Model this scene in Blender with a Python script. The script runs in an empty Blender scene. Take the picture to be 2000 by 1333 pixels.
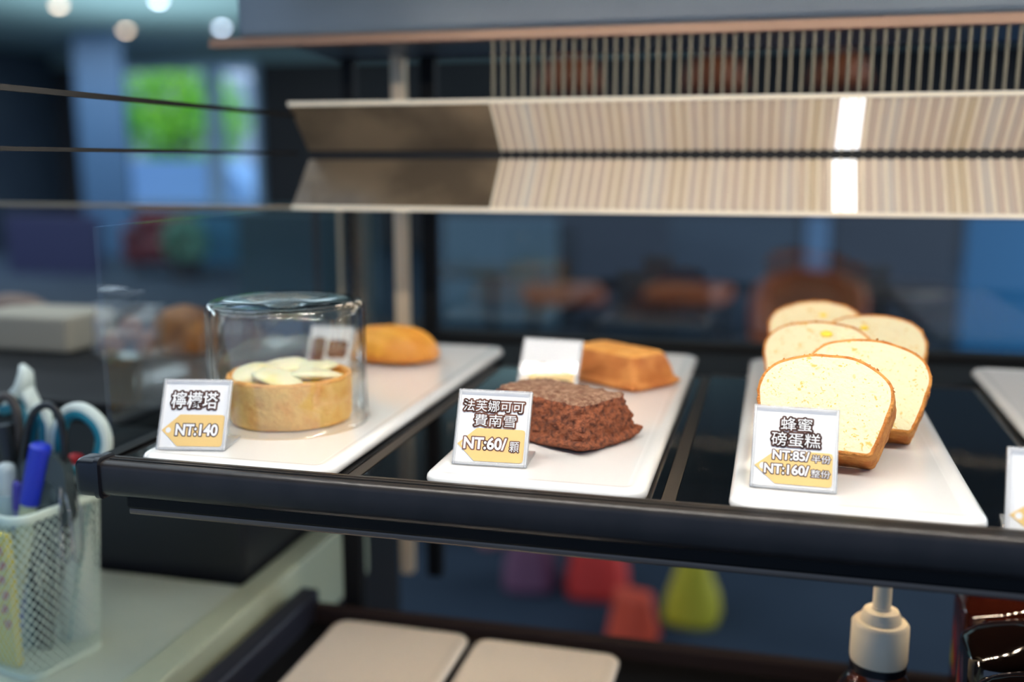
import bpy, bmesh, math, random
from mathutils import Vector, Matrix, Euler, noise
random.seed(7)
sc = bpy.context.scene
COL = sc.collection
PI = math.pi

# ------------------------------------------------------------------ camera
FPX = 1960.0
CAM = Vector((0.13098, -0.51140, 0.175))
ROT = Matrix(((0.96873193, -0.04379648, 0.24421368),
              (0.24810976, 0.17100114, -0.95351988),
              (0.0, 0.98429695, 0.1765206)))
cd = bpy.data.cameras.new('camera')
cam = bpy.data.objects.new('camera', cd)
COL.objects.link(cam)
cam.matrix_world = Matrix.Translation(CAM) @ ROT.to_4x4()
cd.sensor_width = 36.0
cd.lens = FPX / 2000 * 36
cd.clip_start = 0.02
cd.clip_end = 200
cd.dof.use_dof = True
cd.dof.focus_distance = 0.552
cd.dof.aperture_fstop = 2.7
cd.dof.aperture_blades = 0
sc.camera = cam

def at(px, py, y):
    """the point on the vertical plane Y=y that a pixel of the photograph looks at"""
    d = ROT @ Vector((px - 1000, -(py - 666.5), -FPX))
    return CAM + d * ((y - CAM.y) / d.y)

# ------------------------------------------------------------------ view, world, sun
sc.view_settings.view_transform = 'Standard'
sc.view_settings.look = 'None'
sc.view_settings.gamma = 1
sc.view_settings.use_curve_mapping = False
sc.view_settings.exposure = 0.0
w = bpy.data.worlds.new('world')
sc.world = w
w.use_nodes = True
bg = w.node_tree.nodes['Background']
bg.inputs[0].default_value = (0.42, 0.62, 1.0, 1)
bg.inputs[1].default_value = 0.72
sun_d = bpy.data.lights.new('sun', 'SUN')
sun_d.energy = 4.0
sun_d.angle = 0.02
sun_d.color = (1, .95, .82)
sun = bpy.data.objects.new('sun', sun_d)
COL.objects.link(sun)
sun.rotation_euler = Vector((-.55, .35, -.76)).to_track_quat('-Z', 'Y').to_euler()

# ------------------------------------------------------------------ materials
def lin(c):
    return tuple(((v / 255) / 12.92 if v / 255 <= .04045 else ((v / 255 + .055) / 1.055) ** 2.4) for v in c)

def mat(name, rgb, rough=.5, metal=0, spec=.5, coat=0, rgb2=None, nscale=40, bump=0, bscale=80, emit=None, estr=0, sss=0, lo=.4, hi=.6, detail=4):
    m = bpy.data.materials.new(name)
    m.use_nodes = True
    nt = m.node_tree
    b = nt.nodes['Principled BSDF']
    c = lin(rgb)
    b.inputs['Base Color'].default_value = (*c, 1)
    b.inputs['Roughness'].default_value = rough
    b.inputs['Metallic'].default_value = metal
    b.inputs['Specular IOR Level'].default_value = spec
    b.inputs['Coat Weight'].default_value = coat
    b.inputs['Coat Roughness'].default_value = .04
    if sss:
        b.inputs['Subsurface Weight'].default_value = sss
        b.inputs['Subsurface Radius'].default_value = (.006, .004, .002)
    if emit:
        b.inputs['Emission Color'].default_value = (*lin(emit), 1)
        b.inputs['Emission Strength'].default_value = estr
    tc = None
    if rgb2 or bump:
        tc = nt.nodes.new('ShaderNodeTexCoord')
    if rgb2:
        n = nt.nodes.new('ShaderNodeTexNoise')
        n.inputs['Scale'].default_value = nscale
        n.inputs['Detail'].default_value = detail
        r = nt.nodes.new('ShaderNodeValToRGB')
        r.color_ramp.elements[0].position = lo
        r.color_ramp.elements[1].position = hi
        r.color_ramp.elements[0].color = (*c, 1)
        r.color_ramp.elements[1].color = (*lin(rgb2), 1)
        nt.links.new(tc.outputs['Object'], n.inputs['Vector'])
        nt.links.new(n.outputs['Fac'], r.inputs['Fac'])
        nt.links.new(r.outputs['Color'], b.inputs['Base Color'])
    if bump:
        n2 = nt.nodes.new('ShaderNodeTexNoise')
        n2.inputs['Scale'].default_value = bscale
        n2.inputs['Detail'].default_value = 6
        bp = nt.nodes.new('ShaderNodeBump')
        bp.inputs['Strength'].default_value = bump
        bp.inputs['Distance'].default_value = .002
        nt.links.new(tc.outputs['Object'], n2.inputs['Vector'])
        nt.links.new(n2.outputs['Fac'], bp.inputs['Height'])
        nt.links.new(bp.outputs['Normal'], b.inputs['Normal'])
    return m

def glass(name, tint=(1, 1, 1), f0=.04, rough=0.0, milky=0.0, gain=1.0):
    """thin clear sheet: see-through with a Schlick mirror on top"""
    m = bpy.data.materials.new(name)
    m.use_nodes = True
    nt = m.node_tree
    nt.nodes.remove(nt.nodes['Principled BSDF'])
    out = nt.nodes['Material Output']
    tr = nt.nodes.new('ShaderNodeBsdfTransparent')
    tr.inputs[0].default_value = (*tint, 1)
    gl = nt.nodes.new('ShaderNodeBsdfGlossy')
    gl.inputs['Roughness'].default_value = rough
    g = nt.nodes.new('ShaderNodeNewGeometry')
    dot = nt.nodes.new('ShaderNodeVectorMath')
    dot.operation = 'DOT_PRODUCT'
    nt.links.new(g.outputs['Normal'], dot.inputs[0])
    nt.links.new(g.outputs['Incoming'], dot.inputs[1])
    def math_(op, a, b=None):
        n = nt.nodes.new('ShaderNodeMath')
        n.operation = op
        for i, v in enumerate((a, b)):
            if v is None: continue
            if isinstance(v, (int, float)): n.inputs[i].default_value = v
            else: nt.links.new(v, n.inputs[i])
        return n.outputs[0]
    a = math_('ABSOLUTE', dot.outputs['Value'])
    p = math_('POWER', math_('SUBTRACT', 1.0, a), 5.0)
    f = math_('MULTIPLY', math_('ADD', math_('MULTIPLY', p, 1 - f0), f0), gain)
    mx = nt.nodes.new('ShaderNodeMixShader')
    nt.links.new(f, mx.inputs[0])
    nt.links.new(gl.outputs[0], mx.inputs[2])
    if milky:
        df = nt.nodes.new('ShaderNodeBsdfDiffuse')
        m2 = nt.nodes.new('ShaderNodeMixShader')
        m2.inputs[0].default_value = milky
        nt.links.new(tr.outputs[0], m2.inputs[1])
        nt.links.new(df.outputs[0], m2.inputs[2])
        nt.links.new(m2.outputs[0], mx.inputs[1])
    else:
        nt.links.new(tr.outputs[0], mx.inputs[1])
    nt.links.new(mx.outputs[0], out.inputs[0])
    return m

M = {}
M['porcelain'] = mat('white_porcelain', (238, 237, 235), .12, coat=.5)
M['rail'] = mat('black_anodised', (40, 36, 34), .34, metal=.15, rgb2=(46, 41, 39), nscale=60)
M['cap'] = mat('black_plastic', (16, 17, 24), .3)
M['black_frame'] = mat('black_frame', (11, 11, 12), .6, spec=.2)
M['trim'] = mat('satin_trim', (70, 62, 54), .35, metal=.7)
M['alu'] = mat('aluminium_lip', (112, 100, 90), .35, metal=.7)
M['chrome'] = mat('brushed_chrome', (232, 206, 172), .35, metal=.25)
M['bronze'] = mat('bronze_panel', (128, 110, 88), .28, metal=.25, rgb2=(98, 84, 68), nscale=14)
M['cream_rib'] = mat('cream_rib', (246, 232, 206), .45)
M['hood'] = mat('navy_hood', (104, 116, 128), .35, rgb2=(84, 96, 110), nscale=3)
M['copper'] = mat('copper_rail', (156, 120, 96), .4, metal=.2)
M['slot'] = mat('dark_slot', (8, 7, 7), .7)
M['led'] = mat('led_diode', (255, 250, 240), emit=(255, 249, 238), estr=820)
M['streak_glow'] = mat('reflected_streak', (255, 255, 255), emit=(250, 252, 255), estr=.9)  # emission that imitates a bright reflection on the beam
M['pane'] = glass('clear_pane', (.97, .99, .98))
M['dome'] = glass('dome_glass', (.985, .985, .97), f0=.06, gain=1.3)
M['acrylic'] = glass('clear_acrylic', (.98, .98, .98), f0=.05, milky=.30, gain=1.0)
M['card'] = mat('card_white', (240, 239, 238), .5, coat=.7)
M['arrow'] = mat('card_yellow', (240, 202, 130), .5, coat=.7)
M['brown_ink'] = mat('brown_ink', (122, 78, 60), .5, coat=.5)
M['dark_ink'] = mat('dark_brown_ink', (94, 62, 52), .5, coat=.5)
M['white_ink'] = mat('white_ink', (246, 244, 242), .5, coat=.5)
M['shell'] = mat('tart_shell', (255, 206, 120), .75, rgb2=(244, 174, 88), nscale=110, bump=.5, bscale=260, lo=.45, hi=.72, sss=.15)
M['shell_rim'] = mat('tart_shell_rim', (240, 184, 106), .75, rgb2=(226, 160, 84), nscale=150, bump=.5, bscale=260)
M['curd'] = mat('lemon_curd', (246, 212, 90), .2, sss=.3, coat=.4)
M['cream'] = mat('lemon_cream', (252, 245, 208), .35, rgb2=(250, 234, 150), nscale=45, sss=.3, lo=.5, hi=.7)
M['choc'] = mat('cocoa_cake', (150, 82, 48), .8, rgb2=(92, 46, 28), nscale=330, bump=1.0, bscale=520, lo=.4, hi=.66)
M['choc_top'] = mat('cocoa_cake_top', (128, 88, 66), .75, rgb2=(172, 136, 110), nscale=300, bump=.9, bscale=500, lo=.42, hi=.68)
M['fin'] = mat('golden_cake', (212, 136, 66), .7, rgb2=(190, 110, 46), nscale=60, bump=.4, bscale=300)
M['fin_top'] = mat('golden_cake_top', (236, 170, 88), .7, rgb2=(226, 152, 66), nscale=80, bump=.4, bscale=300)
M['mad'] = mat('madeleine_crust', (236, 168, 58), .5, rgb2=(222, 144, 44), nscale=30, bump=.2, bscale=200, sss=.1)
M['mad_rim'] = mat('madeleine_rim', (206, 120, 36), .5, rgb2=(220, 140, 50), nscale=40)

def crumb_mat(name, base, pore):
    m = mat(name, base, .85, bump=.55, bscale=420, sss=.12)
    nt = m.node_tree
    b = nt.nodes['Principled BSDF']
    tc = [n for n in nt.nodes if n.type == 'TEX_COORD'][0]
    cur = None
    for sc_, lo, hi in ((170, .16, .27), (420, .2, .32)):
        v = nt.nodes.new('ShaderNodeTexVoronoi')
        v.inputs['Scale'].default_value = sc_
        nz = nt.nodes.new('ShaderNodeTexNoise')
        nz.inputs['Scale'].default_value = 160
        add = nt.nodes.new('ShaderNodeVectorMath')
        add.operation = 'MULTIPLY_ADD'
        add.inputs[1].default_value = (.008, .008, .008)
        nt.links.new(tc.outputs['Object'], nz.inputs['Vector'])
        nt.links.new(nz.outputs['Color'], add.inputs[0])
        nt.links.new(tc.outputs['Object'], add.inputs[2])
        nt.links.new(add.outputs[0], v.inputs['Vector'])
        # pores only where a slower noise lets them
        n3 = nt.nodes.new('ShaderNodeTexNoise')
        n3.inputs['Scale'].default_value = sc_ * .45
        nt.links.new(tc.outputs['Object'], n3.inputs['Vector'])
        mr = nt.nodes.new('ShaderNodeMapRange')
        mr.inputs['From Min'].default_value = lo
        mr.inputs['From Max'].default_value = hi
        mr.inputs['To Min'].default_value = 1
        mr.inputs['To Max'].default_value = 0
        nt.links.new(v.outputs['Distance'], mr.inputs['Value'])
        mr2 = nt.nodes.new('ShaderNodeMapRange')
        mr2.inputs['From Min'].default_value = .44
        mr2.inputs['From Max'].default_value = .56
        nt.links.new(n3.outputs['Fac'], mr2.inputs['Value'])
        mu = nt.nodes.new('ShaderNodeMath')
        mu.operation = 'MULTIPLY'
        nt.links.new(mr.outputs[0], mu.inputs[0])
        nt.links.new(mr2.outputs[0], mu.inputs[1])
        mx = nt.nodes.new('ShaderNodeMix')
        mx.data_type = 'RGBA'
        if cur is None: mx.inputs[6].default_value = (*lin(base), 1)
        else: nt.links.new(cur, mx.inputs[6])
        mx.inputs[7].default_value = (*lin(pore), 1)
        nt.links.new(mu.outputs[0], mx.inputs[0])
        cur = mx.outputs[2]
    nt.links.new(cur, b.inputs['Base Color'])
    return m
M['crumb'] = crumb_mat('cake_crumb', (238, 226, 184), (228, 190, 104))
M['crust'] = mat('cake_crust', (222, 150, 72), .75, rgb2=(196, 116, 44), nscale=120, bump=.8, bscale=500)
M['yolk'] = mat('yellow_spot', (252, 218, 60), .5)

def deck_mat():
    m = mat('black_glass', (9, 8, 8), .06, spec=.6)
    nt = m.node_tree
    b = nt.nodes['Principled BSDF']
    tc = nt.nodes.new('ShaderNodeTexCoord')
    v = nt.nodes.new('ShaderNodeTexVoronoi')
    v.inputs['Scale'].default_value = 620
    nt.links.new(tc.outputs['Object'], v.inputs['Vector'])
    n = nt.nodes.new('ShaderNodeTexNoise')
    n.inputs['Scale'].default_value = 24
    nt.links.new(tc.outputs['Object'], n.inputs['Vector'])
    mr = nt.nodes.new('ShaderNodeMapRange')
    mr.inputs['From Min'].default_value = .10
    mr.inputs['From Max'].default_value = .16
    mr.inputs['To Min'].default_value = 1
    mr.inputs['To Max'].default_value = 0
    nt.links.new(v.outputs['Distance'], mr.inputs['Value'])
    mr2 = nt.nodes.new('ShaderNodeMapRange')
    mr2.inputs['From Min'].default_value = .52
    mr2.inputs['From Max'].default_value = .72
    nt.links.new(n.outputs['Fac'], mr2.inputs['Value'])
    mu = nt.nodes.new('ShaderNodeMath')
    mu.operation = 'MULTIPLY'
    nt.links.new(mr.outputs[0], mu.inputs[0])
    nt.links.new(mr2.outputs[0], mu.inputs[1])
    mx = nt.nodes.new('ShaderNodeMix')
    mx.data_type = 'RGBA'
    mx.inputs[6].default_value = (*lin((10, 9, 9)), 1)
    mx.inputs[7].default_value = (*lin((150, 140, 130)), 1)
    nt.links.new(mu.outputs[0], mx.inputs[0])
    nt.links.new(mx.outputs[2], b.inputs['Base Color'])
    return m
M['deck'] = deck_mat()

def ribbed_mat():
    """pale panel whose strips differ a little in tone along X"""
    m = mat('ribbed_panel', (205, 190, 160), .4)
    nt = m.node_tree
    b = nt.nodes['Principled BSDF']
    tc = nt.nodes.new('ShaderNodeTexCoord')
    mp = nt.nodes.new('ShaderNodeMapping')
    mp.inputs['Scale'].default_value = (40, 0, 0)
    n = nt.nodes.new('ShaderNodeTexNoise')
    n.inputs['Scale'].default_value = 1
    r = nt.nodes.new('ShaderNodeValToRGB')
    e = r.color_ramp.elements
    e[0].position, e[0].color = .3, (*lin((206, 186, 148)), 1)
    e[1].position, e[1].color = .7, (*lin((204, 196, 184)), 1)
    x = r.color_ramp.elements.new(.5)
    x.color = (*lin((202, 182, 164)), 1)
    nt.links.new(tc.outputs['Object'], mp.inputs['Vector'])
    nt.links.new(mp.outputs[0], n.inputs['Vector'])
    nt.links.new(n.outputs['Fac'], r.inputs['Fac'])
    nt.links.new(r.outputs[0], b.inputs['Base Color'])
    return m
M['ribbed'] = ribbed_mat()

# ------------------------------------------------------------------ mesh helpers
def finish(name, bm, m, parent=None, smooth=False, angle=None):
    me = bpy.data.meshes.new(name)
    bmesh.ops.recalc_face_normals(bm, faces=bm.faces[:])
    bm.to_mesh(me)
    bm.free()
    o = bpy.data.objects.new(name, me)
    COL.objects.link(o)
    for mm in (m if isinstance(m, (list, tuple)) else [m]):
        me.materials.append(mm)
    if smooth or angle is not None:
        for p in me.polygons: p.use_smooth = True
    if angle is not None:
        me.set_sharp_from_angle(angle=math.radians(angle))
    if parent: o.parent = parent
    return o

def thing(name, label, cat, loc=(0, 0, 0), rotz=0, group=None, rot=None):
    o = bpy.data.objects.new(name, None)
    COL.objects.link(o)
    o.empty_display_size = .02
    o.location = loc
    o.rotation_euler = rot if rot else (0, 0, rotz)
    return tag(o, label, cat, group)

def tag(o, label, cat, group=None, kind=None):
    o['label'] = label
    o['category'] = cat
    if group: o['group'] = group
    if kind: o['kind'] = kind
    return o

def struct(o, label=None):
    o['kind'] = 'structure'
    if label: o['label'] = label
    return o

def add_box(bm, c, s, bev=0, seg=2, rz=0, mtx=None):
    t = bmesh.new()
    bmesh.ops.create_cube(t, size=1)
    for v in t.verts:
        v.co = Vector((v.co.x * s[0], v.co.y * s[1], v.co.z * s[2]))
    if bev:
        bmesh.ops.bevel(t, geom=t.edges[:], offset=bev, segments=seg, affect='EDGES', profile=.5)
    mm = Matrix.Translation(c) @ Matrix.Rotation(rz, 4, 'Z')
    if mtx is not None: mm = mm @ mtx
    t.transform(mm)
    me = bpy.data.meshes.new('tmp')
    t.to_mesh(me)
    t.free()
    bm.from_mesh(me)
    bpy.data.meshes.remove(me)
    return bm

def bx(x0, x1, y0, y1, z0, z1, bev=0, seg=2):
    bm = bmesh.new()
    return add_box(bm, ((x0 + x1) / 2, (y0 + y1) / 2, (z0 + z1) / 2), (x1 - x0, y1 - y0, z1 - z0), bev, seg)

def add_lathe(bm, prof, n=64, c=(0, 0, 0), mtx=None, closed=False):
    """prof: list of (r, z); r 0 makes a pole"""
    rings = []
    mm = Matrix.Translation(c) @ (mtx if mtx is not None else Matrix.Identity(4))
    for r, z in prof:
        if r <= 1e-7:
            rings.append([bm.verts.new(mm @ Vector((0, 0, z)))])
        else:
            rings.append([bm.verts.new(mm @ Vector((r * math.cos(2 * PI * i / n), r * math.sin(2 * PI * i / n), z))) for i in range(n)])
    pairs = list(zip(rings, rings[1:]))
    if closed: pairs.append((rings[-1], rings[0]))
    for a, b in pairs:
        for i in range(n):
            j = (i + 1) % n
            if len(a) == 1 and len(b) == 1: break
            if len(a) == 1: bm.faces.new((a[0], b[i], b[j]))
            elif len(b) == 1: bm.faces.new((a[i], b[0], a[j]))
            else: bm.faces.new((a[i], b[i], b[j], a[j]))
    return bm

def add_tube(bm, pts, r, n=10, cap=True, closed=False, flat=1.0):
    pts = [Vector(p) for p in pts]
    rs = r if isinstance(r, (list, tuple)) else [r] * len(pts)
    rings = []
    up = Vector((0, 0, 1))
    for i, p in enumerate(pts):
        if closed: t = pts[(i + 1) % len(pts)] - pts[i - 1]
        else: t = pts[min(i + 1, len(pts) - 1)] - pts[max(i - 1, 0)]
        t.normalize()
        if i == 0:
            a = t.cross(up)
            if a.length < .1: a = t.cross(Vector((1, 0, 0)))
        else:
            a = a - t * a.dot(t)
        a.normalize()
        b = t.cross(a)
        rings.append([bm.verts.new(p + (a * math.cos(2 * PI * k / n) + b * math.sin(2 * PI * k / n) * flat) * rs[i]) for k in range(n)])
    pairs = list(zip(rings, rings[1:]))
    if closed: pairs.append((rings[-1], rings[0]))
    for A, B in pairs:
        for k in range(n):
            bm.faces.new((A[k], A[(k + 1) % n], B[(k + 1) % n], B[k]))
    if cap and not closed:
        bm.faces.new(rings[0][::-1])
        bm.faces.new(rings[-1])
    return bm

def smooth_path(pts, k=6):
    P = [Vector(p) for p in pts]
    P = [P[0] * 2 - P[1]] + P + [P[-1] * 2 - P[-2]]
    out = []
    for i in range(1, len(P) - 2):
        a, b, c, d = P[i - 1], P[i], P[i + 1], P[i + 2]
        for q in range(k):
            f = q / k
            out.append(.5 * ((2 * b) + (c - a) * f + (2 * a - 5 * b + 4 * c - d) * f * f + (3 * b - a - 3 * c + d) * f ** 3))
    return out + [P[-2]]

def rrect(a, b, r, k=8, m=1):
    """rounded rectangle, half sizes a, b; the same number of points for any size"""
    r = min(r, a, b)
    out = []
    cs = [(a - r, b - r, 0), (-(a - r), b - r, PI / 2), (-(a - r), -(b - r), PI), (a - r, -(b - r), 1.5 * PI)]
    for i, (cx, cy, s) in enumerate(cs):
        for q in range(k + 1):
            t = s + PI / 2 * q / k
            out.append((cx + r * math.cos(t), cy + r * math.sin(t)))
        nx, ny, ns = cs[(i + 1) % 4]
        p0 = out[-1]
        p1 = (nx + r * math.cos(ns), ny + r * math.sin(ns))
        for q in range(1, m):
            f = q / m
            out.append((p0[0] + (p1[0] - p0[0]) * f, p0[1] + (p1[1] - p0[1]) * f))
    return out

def add_loft(bm, loops, cap0=True, cap1=True, mats=None):
    """loops: lists of 3D points, same count"""
    rings = [[bm.verts.new(p) for p in lp] for lp in loops]
    n = len(rings[0])
    for li, (a, b) in enumerate(zip(rings, rings[1:])):
        for i in range(n):
            f = bm.faces.new((a[i], a[(i + 1) % n], b[(i + 1) % n], b[i]))
            if mats: f.material_index = mats[li]
    if cap0:
        f = bm.faces.new(rings[0][::-1])
        if mats: f.material_index = mats[0]
    if cap1:
        f = bm.faces.new(rings[-1])
        if mats: f.material_index = mats[-1]
    return bm

def prism_x(prof, x0, x1):
    """profile in (y, z) swept along X"""
    bm = bmesh.new()
    return add_loft(bm, [[(x0, y, z) for y, z in prof], [(x1, y, z) for y, z in prof]])

def nz(p, s, seed=0):
    return noise.noise(Vector(p) * s + Vector((seed * 7.3, seed * 3.1, seed * 1.7)))

# ------------------------------------------------------------------ the cafe room
wall_m = mat('wall_paint_dark', (52, 66, 80), .7, rgb2=(44, 58, 74), nscale=1.2)
dark_m = mat('dark_panel', (30, 30, 34), .6)
teal_m = mat('ceiling_teal', (132, 158, 162), .7)
floor_m = mat('floor_dark', (40, 52, 66), .85, spec=.15, rgb2=(32, 44, 58), nscale=1.5)
X0, X1, Y0, Y1, ZF, ZC = -10.5, 7.0, -2.6, 13.0, -1.0, 1.75
struct(finish('floor', bx(X0, X1, Y0, Y1, ZF - .1, ZF), floor_m))
struct(finish('ceiling', bx(X0, X1, Y0, Y1, ZC, ZC + .1), teal_m))
struct(finish('wall_left', bx(X0 - .1, X0, Y0, Y1, ZF, ZC), wall_m))
struct(finish('wall_right', bx(X1, X1 + .1, Y0, Y1, ZF, ZC), wall_m))
wa, wb = at(216, 400, Y1), at(500, 128, Y1)
bm = bmesh.new()
for x0, x1, z0, z1 in ((X0, wa.x, ZF, ZC), (wb.x, X1, ZF, ZC), (wa.x, wb.x, ZF, wa.z), (wa.x, wb.x, wb.z, ZC)):
    add_box(bm, ((x0 + x1) / 2, Y1 + .05, (z0 + z1) / 2), (x1 - x0, .1, z1 - z0))
struct(finish('wall_back', bm, mat('back_wall_brown', (40, 38, 40), .7, rgb2=(32, 32, 38), nscale=.6)))
# window with its blue mullion
win = thing('window_1', 'blue framed cafe window with a green tree outside', 'window')
struct(win)
frame_m = mat('frame_blue', (176, 208, 236), .5)
mu = at(416, 250, Y1 - .05)
bm = bmesh.new()
add_box(bm, (mu.x, Y1, (wa.z + wb.z) / 2), (.26, .06, wb.z - wa.z))
for z in (wa.z, wb.z):
    add_box(bm, ((wa.x + wb.x) / 2, Y1, z), (wb.x - wa.x, .22, .08))
for x in (wa.x, wb.x):
    add_box(bm, (x, Y1, (wa.z + wb.z) / 2), (.08, .22, wb.z - wa.z))
finish('window_frame', bm, frame_m, win)
finish('window_pane', bx(wa.x, wb.x, Y1 + .06, Y1 + .07, wa.z, wb.z), M['pane'], win)
struct(finish('trim_1', bx(X0, X1, Y1 - .06, Y1 - .001, wb.z + .05, ZC), teal_m))
# outside: pavement, tree, parked pale van
struct(finish('ground', bx(-30, 10, Y1 + .25, 40, ZF - .15, ZF - .05), mat('pavement', (130, 140, 150), .8)))
leaf_m = mat('leaf_green', (96, 190, 40), .6, rgb2=(140, 214, 60), nscale=2)
tree = thing('street_tree', 'bright green leafy tree outside the cafe window', 'tree', (at(350, 300, 17).x, 17, ZF - .05))
tc_ = at(350, 235, 17)
bm = bmesh.new()
add_tube(bm, [(0, 0, 0), (.03, 0, .9), (-.02, 0, 1.9), (.05, .05, 2.9)], [.09, .075, .06, .03])
for k in range(6):
    a = k * 1.1
    add_tube(bm, [(0, 0, 1.1 + .15 * k), (.4 * math.cos(a), .4 * math.sin(a), 1.6 + .15 * k), (.8 * math.cos(a), .7 * math.sin(a), 1.9 + .16 * k)], [.04, .03, .012], 6)
finish('trunk', bm, mat('bark', (82, 70, 58), .9), tree)
bm = bmesh.new()
rl = random.Random(3)
for k in range(3200):
    u = Vector((rl.gauss(0, 1), rl.gauss(0, 1), rl.gauss(0, 1))).normalized() * (rl.random() ** .4)
    c = Vector((u.x * 1.5, u.y * .9, tc_.z - ZF + .05 + u.z * 1.08))
    if nz(c, 1.3) < -.22: continue
    s = .05 + .05 * rl.random()
    q = Euler((rl.random() * 6, rl.random() * 6, rl.random() * 6)).to_matrix()
    vs = [bm.verts.new(c + q @ Vector(p) * s) for p in ((-1, 0, 0), (0, -.55, .12), (1, 0, 0), (0, .55, .12))]
    bm.faces.new(vs)
fo = finish('foliage', bm, leaf_m, tree)
fo['kind'] = 'stuff'
vm = at(350, 368, 15.5)
van = thing('parked_van', 'pale blue van parked outside below the tree', 'van', (vm.x, 15.5, ZF - .05))
bm = bmesh.new()
pts = [(-1.6, .25), (1.6, .25), (1.62, .8), (1.3, 1.15), (.9, 1.25), (-1.5, 1.25), (-1.62, .9)]
finish('body', add_loft(bm, [[(x, -.6, z) for x, z in pts], [(x, .6, z) for x, z in pts]]), mat('van_paint', (120, 170, 235), .4), van)
for x in (-1.0, 1.0):
    finish('wheel', add_lathe(bmesh.new(), [(0, -.09), (.25, -.09), (.28, 0), (.25, .09), (0, .09)], 24, (x, -.55, .28), Matrix.Rotation(PI / 2, 4, 'X')), dark_m, van)
# pillars and wall panels, each at its own distance
def panel(name, label, cat, px0, px1, py0, py1, y, rgb, d=.06, emit=None, estr=0, rough=.5, floor=False):
    a, b = at(px0, py1, y), at(px1, py0, y)
    z0 = ZF if floor else a.z
    mm = mat(name + '_paint', rgb, rough, emit=emit, estr=estr)
    o = finish(name, bx(a.x, b.x, y, y + d, z0, b.z, .004), mm)
    return tag(o, label, cat)
p = panel('pillar', 'pale blue square pillar left of the green window', 'pillar', 176, 226, -60, 560, 10.5, (60, 90, 122), .05, floor=True)
panel('partition_panel', 'grey teal partition behind the left part of the shelf', 'partition', 868, 1085, 424, 690, 6.5, (92, 122, 138), .08, floor=True)
panel('partition_panel', 'dark partition in the middle behind the golden cake', 'partition', 1085, 1300, 424, 690, 7.0, (44, 46, 54), .08, floor=True)
panel('partition_panel', 'slate partition behind the slices of cake', 'partition', 1300, 1560, 424, 690, 7.4, (66, 80, 94), .08, floor=True)
panel('streak_panel', 'pale blue upright reflection streak behind the slices of cake', 'reflection', 1562, 1622, 424, 700, 6.8, (104, 142, 182), .08, floor=True)  # coloured panel put in for a reflected streak of light
panel('partition_panel', 'dark brown partition right of the pale blue strip', 'partition', 1622, 1868, 424, 700, 7.2, (52, 54, 62), .08, floor=True)
panel('partition_panel', 'bright blue partition at the right edge', 'partition', 1868, 2140, 424, 720, 6.2, (40, 108, 156), .08, floor=True)
panel('display_cabinet', 'dark teal cabinet beyond the left end of the pastry case', 'cabinet', 470, 690, 415, 620, 4.6, (44, 70, 76), .4, floor=True)
panel('wall_screen', 'purple blue poster board at the far left', 'poster', 20, 190, 420, 560, 8.5, (54, 56, 88), .04)
panel('curtain', 'teal blue hanging behind the far left counter', 'curtain', 330, 470, 420, 520, 9.9, (40, 92, 120), .05)
q = at(318, 520, 8.9)
t = thing('armchair', 'dark maroon armchair far left beyond the case', 'armchair', (q.x, 8.9, ZF), .4)
maroon = mat('maroon_cloth', (92, 30, 40), .8)
finish('seat', bx(-.3, .3, -.3, .3, .12, .36, .05, 4), maroon, t, smooth=True)
finish('backrest', bx(-.3, .3, .2, .36, .2, .62, .06, 4), maroon, t, smooth=True)
for sx in (-1, 1):
    finish('armrest', bx(.28 * sx - .06, .28 * sx + .06, -.3, .3, .12, .5, .05, 4), maroon, t, smooth=True)
    for sy in (-1, 1): finish('leg', add_tube(bmesh.new(), [(.24 * sx, .24 * sy, 0), (.24 * sx, .24 * sy, .14)], .02, 8), dark_m, t)
# green lit plant on a far stand
gp = at(362, 480, 8.4)
t = thing('potted_plant', 'small pale green potted plant on a tall stand', 'plant', (gp.x, 8.4, ZF))
finish('stand', add_lathe(bmesh.new(), [(0, 0), (.16, 0), (.16, .03), (.03, .05), (.03, gp.z - ZF - .35), (.14, gp.z - ZF - .33), (.16, gp.z - ZF - .12), (0, gp.z - ZF - .12)], 20), dark_m, t)
bm = bmesh.new()
for k in range(160):
    u = Vector((rl.gauss(0, 1), rl.gauss(0, 1), rl.gauss(0, 1))).normalized() * .2
    c = Vector((u.x, u.y, gp.z - ZF + u.z + .05))
    q = Euler((rl.random() * 6, rl.random() * 6, rl.random() * 6)).to_matrix()
    bm.faces.new([bm.verts.new(c + q @ Vector(p) * .07) for p in ((-1, 0, 0), (0, -.5, .1), (1, 0, 0), (0, .5, .1))])
finish('leaves', bm, mat('pale_green_leaf', (96, 150, 130), .6), t)
# ceiling downlights
warm = mat('lamp_warm', (255, 240, 220), emit=(255, 226, 196), estr=9)
cool = mat('lamp_cool', (255, 255, 255), emit=(215, 232, 255), estr=13)
ring_m = mat('lamp_ring', (200, 200, 200), .4)
for px, py, mm, lb in ((115, 12, warm, 'warm round downlight at the upper left corner of the ceiling'),
                       (310, 3, cool, 'white downlight at the very top edge of the ceiling'),
                       (246, 60, warm, 'warm downlight lower than the two at the top edge'),
                       (433, 55, cool, 'bright white downlight nearest the dark hood')):
    d = ROT @ Vector((px - 1000, -(py - 666.5), -FPX))
    q = CAM + d * ((ZC - .03 - CAM.z) / d.z)
    t = thing('downlight', lb, 'ceiling lamp', (q.x, q.y, ZC), group='ceiling downlights')
    finish('housing', add_lathe(bmesh.new(), [(.075, 0), (.085, -.02), (.06, -.022), (.05, -.005), (0, -.005)], 24), ring_m, t)
    finish('lens', add_lathe(bmesh.new(), [(0, -.045), (.03, -.04), (.046, -.012), (0, -.01)], 24), mm, t)
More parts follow.
